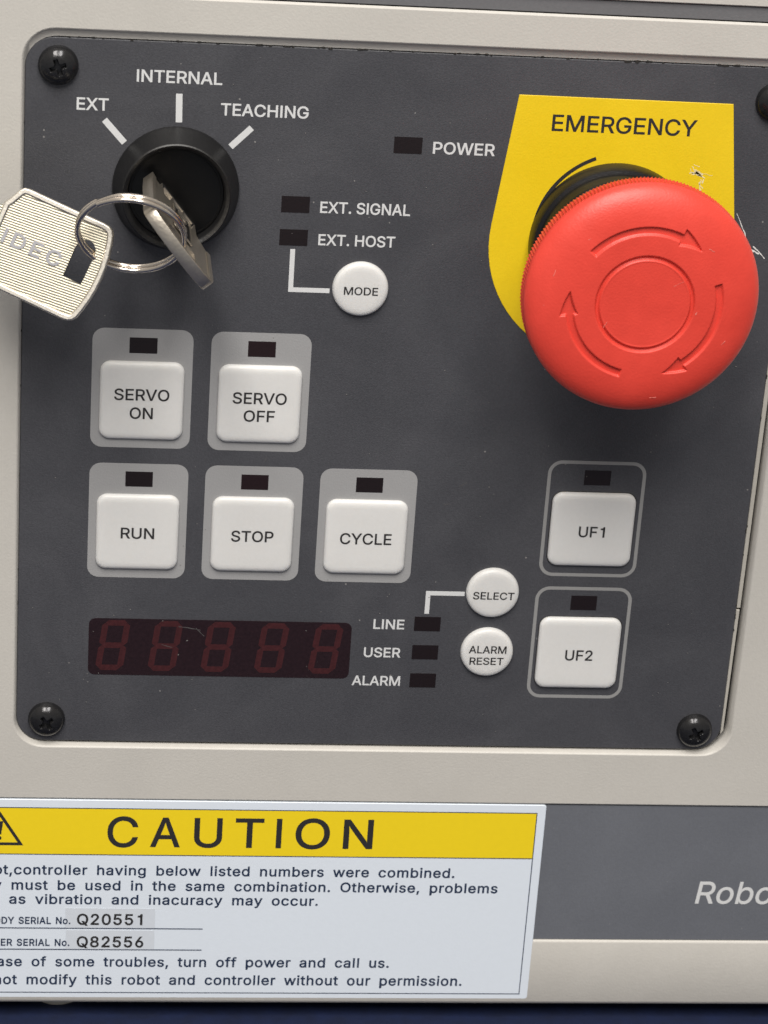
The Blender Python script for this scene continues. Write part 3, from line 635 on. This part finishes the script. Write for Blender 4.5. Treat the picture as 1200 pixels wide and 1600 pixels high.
# yellow emergency label
EC = (33.5, 47.3)
def emergency_label():
    R = 19.85
    pts = [(16.5, 71.1)]
    for k in range(41):
        a = math.radians(173 + (367 - 173) * k / 40)
        pts.append((EC[0] + R * math.cos(a), EC[1] + R * math.sin(a)))
    pts.append((50.55, 71.0))
    V, F = slab(pts, 0, .12, .06)
    l = obj('emergency_label', V, F, 'yellow', pan, label='yellow backing label behind the red emergency button')
    lettering('EMERGENCY', 22.05, 45.1, 65.55, 2.65, .12, 'darkink', l, weight=11)
    # printed arc that widens towards the collar
    o = []; i_ = []
    for k in range(25):
        a = math.radians(165 - (165 - 105.5) * k / 24)
        ro = 13.5 + 1.5 * k / 24; ri = ro - .62 + .05 * k / 24
        o.append((EC[0] + ro * math.cos(a), EC[1] - .1 + ro * math.sin(a))); i_.append((EC[0] + ri * math.cos(a), EC[1] - .1 + ri * math.sin(a)))
    V, F = slab(o + i_[::-1], .12, .15)
    obj('arc_mark', V, F, 'darkink', l)
emergency_label()

# scratches, chips and fibres on the film
def scratch(pts, t, m, label=None, h=.02, name='scratch', parent=None):
    L_ = []; R_ = []
    for i, p in enumerate(pts):
        a = Vector(pts[max(0, i - 1)]); b = Vector(pts[min(len(pts) - 1, i + 1)])
        n = Vector((-(b - a).y, (b - a).x)).normalized() * t * (.35 + .65 * random.random()) / 2
        L_.append((p[0] + n.x, p[1] + n.y)); R_.append((p[0] - n.x, p[1] - n.y))
    return slab(L_ + R_[::-1], h - .015, h)
def jag(x0, y0, x1, y1, n, j):
    return [(x0 + (x1 - x0) * k / n + random.uniform(-j, j), y0 + (y1 - y0) * k / n + random.uniform(-j, j)) for k in range(n + 1)]
P = [scratch(jag(53.2, 53.3, 54.6, 50.6, 4, .05), .16, 'chip'), scratch(jag(54.6, 50.6, 56.0, 47.2, 6, .08), .22, 'chip'),
     scratch(jag(55.9, 47.5, 57.6, 46.6, 5, .12), .38, 'chip'), scratch(jag(56.6, 47.9, 58.6, 45.9, 5, .12), .22, 'chip')]
V, F = join(P); obj('scratch', V, F, 'chip', pan, label='white chipped scratch right of the red button')
P = []
for k in range(11):
    x = 45.2 + random.uniform(-.5, .9); y = 61.0 - random.uniform(0, 1.0) * 1.4
    P.append(scratch(jag(x, y, x + random.uniform(.3, 1.5), y - random.uniform(.1, 1.3), 4, .15), random.uniform(.12, .34), 'chip', h=.15))
for k in range(6):
    x = 46.8 + random.uniform(-.2, .5); y = 58.9 - random.uniform(0, 1.4)
    P.append(scratch(jag(x, y, x + random.uniform(-.2, .4), y - random.uniform(.3, .8), 3, .1), random.uniform(.12, .3), 'chip', h=.15))
P.append(scratch(jag(46.0, 59.9, 48.6, 59.3, 5, .12), .1, 'chip', h=.15))
V, F = join(P); obj('scratch', V, F, 'chipyellow', pan, label='scuffed pale patch on the yellow label')
P = []
for (x0, y0, x1, y1, t) in ((-47.0, 28.9, -46.2, 28.9, .0), (9.6, 22.2, 9.9, 21.5, .12), (-5.6, 2.6, -5.3, 2.2, 0), (12.2, 4.9, 13.4, 5.6, .12), (9.9, 1.6, 11.0, 1.7, .12),
                          (17.0, 9.8, 17.3, 9.3, .1), (53.5, 56.8, 55.2, 56.5, .1), (-33.1, -21.6, -29.4, -22.2, .14), (-30.2, -21.9, -28.8, -23.3, .12),
                          (-35.8, -25.0, -34.0, -25.6, .12), (-24.4, 66.6, -23.9, 66.2, .12), (-46.0, 27.3, -44.2, 27.2, .0), (-19.9, 9.4, -20.2, 8.4, .12),
                          (-52.9, 39.4, -46.5, 38.9, .08), (-5.9, 42.6, -5.6, 42.1, 0)):
    if t: P.append(scratch(jag(x0, y0, x1, y1, 5, .06), t, 'chip', h=.07 if y0 < -20 else .02))
V, F = join(P)
o = obj('scratch', V, F, mat('faint_scratch', (.085, .08, .08), .5), pan, label='faint hairline scratches over the film'); o['kind'] = 'stuff'
# lint and dust lying on the film
P = []
for k in range(150):
    x = random.uniform(-58, 60); y = random.uniform(-42, 75)
    s = random.uniform(.04, .13); a = random.uniform(0, PI); n = random.choice((3, 4, 5))
    pts = [(x + s * random.uniform(.6, 1.3) * math.cos(a + 2 * PI * i / n), y + s * random.uniform(.5, 1.2) * math.sin(a + 2 * PI * i / n)) for i in range(n)]
    P.append(slab(pts, .0, random.uniform(.04, .1)))
V, F = join(P)
o = obj('dust', V, F, mat('dust', (.17, .165, .16), .8), pan); o['kind'] = 'stuff'

# crumbs of grime caught in the seam round the faceplate
P = []
for k in range(70):
    side = random.random()
    s_ = random.uniform(.08, .28)
    if side < .62: x, y, sx, sy = random.uniform(-54, 61), 77.1 + random.uniform(-.12, .12), s_ * random.uniform(1, 4), s_ * .7
    elif side < .82: x, y, sx, sy = 61.45 + random.uniform(-.1, .1), random.uniform(-38, 70), s_ * .5, s_ * random.uniform(1, 3)
    else: x, y, sx, sy = -59.8, random.uniform(-38, 70), s_ * .5, s_ * random.uniform(1, 3)
    n = 7
    pts = [(x + sx * random.uniform(.6, 1.1) * math.cos(2 * PI * i / n), y + sy * random.uniform(.6, 1.1) * math.sin(2 * PI * i / n)) for i in range(n)]
    P.append(slab(pts, -.3, random.uniform(.02, .1)))
V, F = join(P)
o = obj('grime', V, F, mat('seam_grime', (.02, .018, .016), .9), pan); o['kind'] = 'stuff'

# ------------------------------------------------------------------ emergency stop button
es = thing('emergency_stop_button', (EC[0], EC[1], 0), 'large red mushroom emergency stop button with engraved turn arrows on the yellow label', 'emergency button')
def estop():
    cx, cy = EC[0] + .35, EC[1] - .7
    V, F = lathe(*EC, [(13.5, .1), (13.5, 3.0), (13.25, 3.5), (12.7, 3.7), (12.55, 4.0), (12.5, 6.6), (12.25, 7.1), (11.6, 7.4), (11.4, 7.8), (11.3, 11), (10.9, 11.4), (9.6, 11.6), (9.4, 22)], 128)
    obj('collar', V, F, 'black', es, smooth=True, angle=40)
    R = 18.05; n = 720; nr = 150
    def ss(t): t = max(0., min(1., t)); return t * t * (3 - 2 * t)
    TA = [(138.5, 66.0, 48.0), (17.0, -54.0, -70.5), (-103.5, -169.5, -187.5)]
    soft = .16
    def inside(r, a):
        """depth 0..1 of the engraved arrows and ring at polar position"""
        d = ss((.34 - abs(r - 7.25)) / .30 + .3)
        ad = math.degrees(a)
        for t0, hb, tip in TA:
            # angle measured clockwise from the tail
            q = (t0 - ad) % 360
            if q > 180 + (t0 - tip): q -= 360
            span = t0 - hb; full = t0 - tip
            arc = r * PI / 180
            dist = min(.56 - abs(r - 11.45), q * arc, (span + 1 - q) * arc)
            if q > span - 2:
                f = (full - q) / (full - span)           # 1 at base of the head, 0 at tip
                mid = 11.6; wd = 1.28 * f
                dist = max(dist, min(wd - abs(r - mid), (q - span) * arc))
            d = max(d, ss(dist / soft + .5))
        return d
    def hp(r):
        return 24.4 + 2.9 * (max(0, 1 - (r / R) ** 6.0)) ** .60 + .30 * (1 - (r / R) ** 2) - (.10 * ss((6.9 - r) / .3))
    V = [(cx, cy, hp(0))]; F = []
    rr = [R * (1 - (1 - k / nr) ** 1.25) for k in range(1, nr + 1)]
    for r in rr:
        for i in range(n):
            a = 2 * PI * i / n
            e_ = inside(r, a) if 6 < r < 13.4 else 0
            V.append((cx + r * math.cos(a), cy + r * math.sin(a), hp(r) - .5 * e_))
    for i in range(n): F.append((0, 1 + i, 1 + (i + 1) % n))
    for k in range(nr - 1):
        a = 1 + k * n; b = a + n
        for i in range(n):
            j = (i + 1) % n; F.append((a + i, b + i, b + j, a + j))
    obj('head', V, F, 'red', es, smooth=True, angle=80)
    # ribbed grip round the rim
    NR = 200; n = NR * 6; rings = []
    for h, amp, dr in ((24.38, 0, .0), (24.25, .0, .06), (24.1, .14, .08), (23.95, .36, .08), (21.5, .36, .12), (21.3, .16, .0), (21.2, 0, -.2), (20.8, 0, -.9), (20.5, 0, -2.2), (20.4, 0, -7)):
        ring = []
        for i in range(n):
            a = 2 * PI * i / n; r = R + dr - amp * (.5 + .5 * math.cos(a * NR)) ** .7
            ring.append((cx + r * math.cos(a), cy + r * math.sin(a), h))
        rings.append(ring)
    V, F = loft(rings, False, True)
    obj('grip_rim', V, F, 'red', es, smooth=True, angle=80)
    P = []
    for x, y, dx, dy, t in ((8.9, 9.0, .9, -.5, .12), (-6.0, -3.8, .5, .9, .08), (12.5, -6.2, .6, .7, .10), (-9.5, 9.7, .7, .3, .09), (2.4, -15.2, 1.1, .1, .1), (7.9, -1.4, .15, .5, .2), (-14.2, 3.8, .3, 1.0, .09), (4.0, 3.0, 1.6, .8, .05)):
        r = math.hypot(x, y)
        P.append(scratch(jag(cx + x, cy + y, cx + x + dx, cy + y + dy, 5, .05), t, 'chip', h=hp(r) + .03))
    V, F = join(P)
    o = obj('scuff', V, F, mat('pale_scuff', (.74, .22, .18), .6, var=.2, vscale=4000), es); o['kind'] = 'stuff'
    # floors of the arrows
    for t0, hb, tip in TA:
        def pt(r, deg, z=0): a = math.radians(deg); return (cx + r * math.cos(a), cy + r * math.sin(a))
        o = []; i_ = []
        for k in range(19):
            a = t0 - 1 + (hb - t0 + 1) * k / 18
            o.append((pt(11.86, a), 11.86)); i_.append((pt(11.04, a), 11.04))
        hd = [(pt(12.7, hb - .4), 12.7), (pt(11.6, tip + 1.2), 11.6), (pt(10.5, hb - .4), 10.5)]
        allp = o + hd + i_[::-1]
        V = [(p[0], p[1], hp(r) - .49) for p, r in allp] + [(p[0], p[1], hp(r) - .52) for p, r in allp]
        m_ = len(allp); F = []
        for k in range(18): F.append((k, k + 1, m_ - 2 - k, m_ - 1 - k))
        F.append((18, 19, 20, 21, 22))
        F += [tuple(i + m_ for i in f)[::-1] for f in F]
        F += [(k, (k + 1) % m_, m_ + (k + 1) % m_, m_ + k) for k in range(m_)]
        obj('arrow', V, F, 'red', es)
estop()

# ------------------------------------------------------------------ key switch
KC = (-36.25, 54.0)
ks = thing('key_switch', (KC[0], KC[1], 0), 'round black key switch below the INTERNAL mark', 'key switch')
V, F = lathe(*KC, [(9.85, 0), (9.85, .7), (9.7, 1.0), (8.4, 5.0), (8.2, 5.15), (7.75, 4.95), (7.5, 4.6), (7.4, 2.9)], 128, False, False)
obj('bezel', V, F, 'bezel', ks, smooth=True, angle=35)
V, F = lathe(*KC, [(7.45, 2.95), (7.3, 3.1), (7.0, 3.1), (6.9, 3.0), (6.6, 3.0)], 96)
obj('barrel_face', V, F, 'blackface', ks, smooth=True, angle=35)

# ------------------------------------------------------------------ keys and split ring
HALF = [(-4.1, 0), (-4.05, 1.6), (-3.85, 3.4), (-3.45, 5.4), (-3.05, 6.8), (-2.6, 7.45), (-1.9, 7.8), (-1.0, 7.9), (4, 7.85), (11.2, 7.85), (11.9, 7.7), (12.4, 7.2), (13.3, 5.3), (13.8, 4.6), (14.6, 4.2), (16.5, 4.15)]
SLOT = [(1.40, 3.05), (-1.60, 3.15), (-1.75, -1.6), (-1.55, -2.6), (-.9, -3.3), (-.1, -3.5), (.7, -3.25), (1.25, -2.6), (1.45, -1.6)]
def key_outline(teeth):
    blade = [(17.5, 3.9), (18.2, 3.3)]
    x = 19.0
    top = [(u, w) for u, w in HALF] + blade
    bl = []
    zig = [3.3, 2.2, 2.3, 3.2, 3.1, 1.7, 1.8, 2.9, 2.8, 2.0, 3.1, 3.0, 1.5, 1.6, 2.6]
    for k, z in enumerate(zig): bl.append((19.2 + k * 1.15, z))
    tip = [(37.5, .8), (38, 0), (37.5, -1.2), (36, -3.3)]
    bot = [(u, -w) for u, w in (HALF[1:] + blade)][::-1]
    return top + bl + tip + bot if teeth else top + [(18.2, -3.3)] + bot[1:]
def make_key(t, fr, shape, slot, m, m2, thick, bev, keep=None):
    V, F = curve_mesh([inset(shape, .4), slot[::-1]], thick / 2 - .25)
    obj('bow', frame_map(V, *fr), F, m2, t)
    rimp = [p for p in shape if p[0] < 14.1 or abs(p[1]) > 6]
    if keep:                                # rim only round the bow, open towards the notched blade side
        ins = inset(shape, .95)
        V, F = curve_mesh([[shape[i] for i in keep] + [ins[i] for i in keep[::-1]]], thick / 2 - bev, bev)
    else:
        V, F = curve_mesh([rimp, inset(rimp, .95)[::-1]], thick / 2 - bev, bev)
    obj('rim', frame_map(V, *fr), F, m, t, smooth=True, angle=50)

# the loose key
Q0 = (-50.74, 46.87, 16.5); u = Vector((-0.9169, 0.3477, -0.196)).normalized(); n_ = Vector((-0.0953, 0.286, 0.9535)).normalized(); v = n_.cross(u).normalized()
Qc = tuple(Q0[i] + v[i] * 1.15 for i in range(3))
k2 = thing('key', Qc, 'flat nickel key with ridged bow hanging from the split ring at the left edge', 'key', 'pair of keys')
fr2 = (Qc, u, v, n_)
slot2 = [(a, b - 1.15 + .0) for a, b in SLOT]
make_key(k2, fr2, key_outline(True), slot2, 'steel', 'ridged', 2.0, .24)
# raised maker's letters along the axis of the bow, reading towards the slot
frL = (tuple(Qc[i] + n_[i] * .68 for i in range(3)), -u, -v, n_)
V, F = text_solid('IDEC', -12.0, -2.6, -1.15, 2.3, 0, thick=.22, weight=16, track=120, fr=frL)
obj('lettering', V, F, mat('stamped_letter_metal', (.42, .42, .45), .45, metal=1., var=.1), k2)

# the key standing in the lock
a = math.radians(-51.5); s_ = Vector((math.cos(a), math.sin(a), 0)); out = Vector((0, 0, 1)); nn = out.cross(s_) * -1
K0 = (-36.25, 51.85, 22.0)
fr1 = (K0, -out, s_, Vector((-out)).cross(s_))
k1 = thing('key', (K0[0], K0[1], 6), 'dull metal key standing edge on in the black key switch', 'key', 'pair of keys')
sh = [(u_, w_ * .95) for u_, w_ in HALF[:11]]
lo = [(u_, -w_) for u_, w_ in sh[1:10]][::-1]
sh = sh[:9]
back = [(11.4, 7.4), (12.2, 6.6), (14.0, 4.6), (19, 4.4), (19, 3.6), (14.4, 2.7), (14.2, 1.9), (19, 1.5), (19, .7), (14.4, .0), (14.2, -.8), (19, -1.2), (19, -2.0), (14.4, -2.9), (14.2, -3.7), (19, -4.0), (19, -4.8), (16.2, -5.0), (16.6, -7.2)]
nk = len(sh) + len(back)
keep = list(range(nk - 1, nk + len(lo))) + list(range(0, len(sh) + 1))
make_key(k1, fr1, sh + back + lo, [(p[0], p[1]) for p in SLOT], 'dullsteel', 'dullsteel', 1.9, .10, keep)
V, F = slab([(18.6, -3.6), (20.5, -3.6), (20.5, 3.6), (18.6, 3.6)], -.55, .55)
obj('blade', frame_map(V, *fr1), F, 'dullsteel', k1)
side = -1 if (Vector(fr1[3]).dot(Vector((-49.2, 171, 402)) - Vector(K0)) < 0) else 1
V, F = slab([(2.6, -1.9), (13.2, -1.9), (13.2, 1.9), (2.6, 1.9)], side * .9, side * .98)
obj('shaded_field', frame_map(V, *fr1), F, 'black', k1)  # black colour stands in for the shade inside the sunken logo field
V, F = ring_print(7.9, 0, 11.2, 4.4, .3, .3, side * .9, side * 1.14, 2)
obj('field_border', frame_map(V, *fr1), F, 'dullsteel', k1)
frK = (tuple(K0[i] + fr1[3][i] * side * .98 for i in range(3)), tuple(out), tuple(-s_) , tuple(Vector(fr1[3]) * side))
V, F = text_solid('IDEC', -12.6, -3.4, -.95, 1.9, 0, thick=.16, weight=22, track=120, fr=frK)
obj('lettering', V, F, 'dullsteel', k1)
# keyway slot the blade goes into
V, F = slab([(-4.2, -.7), (4.2, -.7), (4.2, .7), (-4.2, .7)], 3.0, 3.04)
ca, sa = s_.x, s_.y
V = [(K0[0] + p[0] * ca - p[1] * sa, K0[1] + p[0] * sa + p[1] * ca, p[2]) for p in V]
obj('keyway', V, F, 'void', ks)

# split ring: two turns of wire side by side
def split_ring():
    t = thing('key_ring', (-43.3, 52.6, 20), 'small double wire split ring linking the two keys', 'key ring')
    c = Vector((-43.3, 52.6, 20.2)); tx, ty = .56, -.085
    nrm = Vector((math.sin(ty), -math.sin(tx) * math.cos(ty), math.cos(tx) * math.cos(ty)))
    uu = Vector((0, 1, 0)).cross(nrm).normalized(); vv = nrm.cross(uu)
    R = 7.95; rings = []; N_ = 360; wr = .41
    for k in range(N_ + 1):
        f = k / N_; a = 2 * PI * 2 * f + 2.2
        off = -.40 + .80 * max(0, min(1, (f - .5) / .07 + .5))
        p = c + uu * R * math.cos(a) + vv * R * math.sin(a) + nrm * off
        er = uu * math.cos(a) + vv * math.sin(a)
        rings.append([tuple(p + er * wr * .95 * math.cos(q) + nrm * wr * math.sin(q)) for q in [2 * PI * i / 12 for i in range(12)]])
    V, F = loft(rings)
    obj('wire', V, F, 'chrome', t, smooth=True, angle=60)
split_ring()

# ------------------------------------------------------------------ caution sticker
st = thing('caution_sticker', (-30, -94.3, HF), 'white CAUTION sticker with yellow header stuck across the slate band', 'sticker')
def sticker():
    L0, R0, T0, B0 = -81.2, 32.1, -54.5, -94.3
    h = HF + .02
    pts = [(L0, B0), (R0, B0), (R0, T0), (L0, T0)]
    V, F = slab(rrect((L0 + R0) / 2, (T0 + B0) / 2, R0 - L0, T0 - B0, .5, 3), HF - .3, h, .08)
    obj('sticker_sheet', V, F, 'sticker', st)
    l, r_, t_, b_ = L0 + 1.6, 30.45, -56.2, -93.15
    hb = -65.15
    V, F = slab([(l, hb), (r_, hb), (r_, t_), (l, t_)], h, h + .02)
    hd = obj('header_band', V, F, 'ygold', st)
    w = .16
    P = [slab([(l - w, y), (r_ + w, y), (r_ + w, y + w), (l - w, y + w)], h + .005, h + .03) for y in (t_, b_ - w, hb - w)]
    P += [slab([(x, b_), (x + w, b_), (x + w, hb - w), (x, hb - w)], h + .005, h + .03) for x in (l - w, r_)]
    P += [slab([(x, hb), (x + w, hb), (x + w, t_), (x, t_)], h + .005, h + .03) for x in (l - w, r_)]
    V, F = join(P); obj('border_line', V, F, 'navy', st)
    H = h + .02
    cs = dict(C=(-43.95, -38.7), A=(-36.55, -31.45), U=(-29.05, -24.2), T=(-21.95, -17.0), I=(-14.85, -13.9), O=(-11.5, -5.5), N=(-3.15, 2.05))
    P = [text_solid(ch, x0, x1, -63.6 - (.1 if ch in 'CO' else 0), 5.85 + (.2 if ch in 'CO' else 0), H, weight=9) for ch, (x0, x1) in cs.items()]
    V, F = join(P); obj('lettering', V, F, 'darkink', hd)
    def line(s, fa, xa, xb, base, cap, m='navy', weight=16, word=1.9, h_=h, upto=None):
        """xa is where the fragment fa (from its first letter on) starts in the photo; xb is the right end of the line"""
        k = s.index(fa)
        full = glyph_contours(s, 30, word); sub = glyph_contours(s[:k], 30, word)
        xs = [p[0] for c in full for p in c]; A = min(xs); Bx = max(xs)
        x_ = 0
        for ch in s[:k]: x_ += GLYPHS[ch][0] * (word if ch == ' ' else 1) + 30
        sc = (xb - xa) / (Bx - x_ - 35)
        x0 = xb - (Bx - A) * sc
        lettering(s, x0, xb, base, cap, h_, m, st, name='text_line', weight=weight, word=word, track=30)
    line('Robot,controller having below listed numbers were combined.', 'controller', -59.78, 16.95, -69.3, 1.98)
    line('They must be used in the same combination. Otherwise, problems', 'must', -60.23, 24.85, -72.35, 1.98)
    line('such as vibration and inacuracy may occur.', 'as', -60.52, -6.82, -75.18, 1.98)
    line('In case of some troubles, turn off power and call us.', 'of', -56.5, 6.57, -87.88, 2.02)
    line('Do not modify this robot and controller without our permission.', 'modify', -57.4, 19.94, -91.6, 2.06)
    line('BODY SERIAL No.', 'SERIAL', -58.86, -49.92, -79.2, 1.42, weight=18, word=1.4, h_=h + .035)
    line('CONTROLLER SERIAL No.', 'SERIAL', -59.1, -50.0, -83.66, 1.42, weight=18, word=1.4, h_=h + .035)
    for y0, y1, x0 in ((-79.95, -75.95, -50.85), (-84.35, -80.4, -50.7)):
        V, F = slab([(x0, y0), (-35.2, y0 + .02), (-35.25, y1), (x0, y1)], h, h + .03)
        obj('serial_tape', V, F, 'tape', st)
    lettering('Q20551', -48.8, -37.4, -79.33, 2.25, h + .03, 'darkink', st, weight=18, track=35, name='text_line')
    lettering('Q82556', -48.75, -37.1, -83.9, 2.25, h + .03, 'darkink', st, weight=18, track=35, name='text_line')
    for y, xe in ((-80.12, -26.85), (-84.45, -26.85)):
        V, F = slab([(-72, y), (xe, y), (xe, y + .17), (-72, y + .17)], h + .0, h + .045)
        obj('rule_line', V, F, 'navy', st)
    # warning triangle with exclamation mark
    tx, ty = -62.25, -63.5
    tri = [(tx - 4.0, ty), (tx + 4.0, ty), (tx, ty + 6.6)]
    V, F = loft([at(tri, H), at(tri, H + .02), at(inset(tri, .55), H + .02), at(inset(tri, .55), H)], False, False)
    obj('warning_triangle', V, F, 'darkink', hd)
    V, F = join([slab([(tx - .35, ty + 2.1), (tx + .2, ty + 2.1), (tx + .55, ty + 4.7), (tx - .3, ty + 4.7)], H, H + .02), lathe(tx - .15, ty + 1.4, [(.42, H), (.42, H + .02)], 16)])
    obj('exclamation_mark', V, F, 'darkink', hd)
sticker()
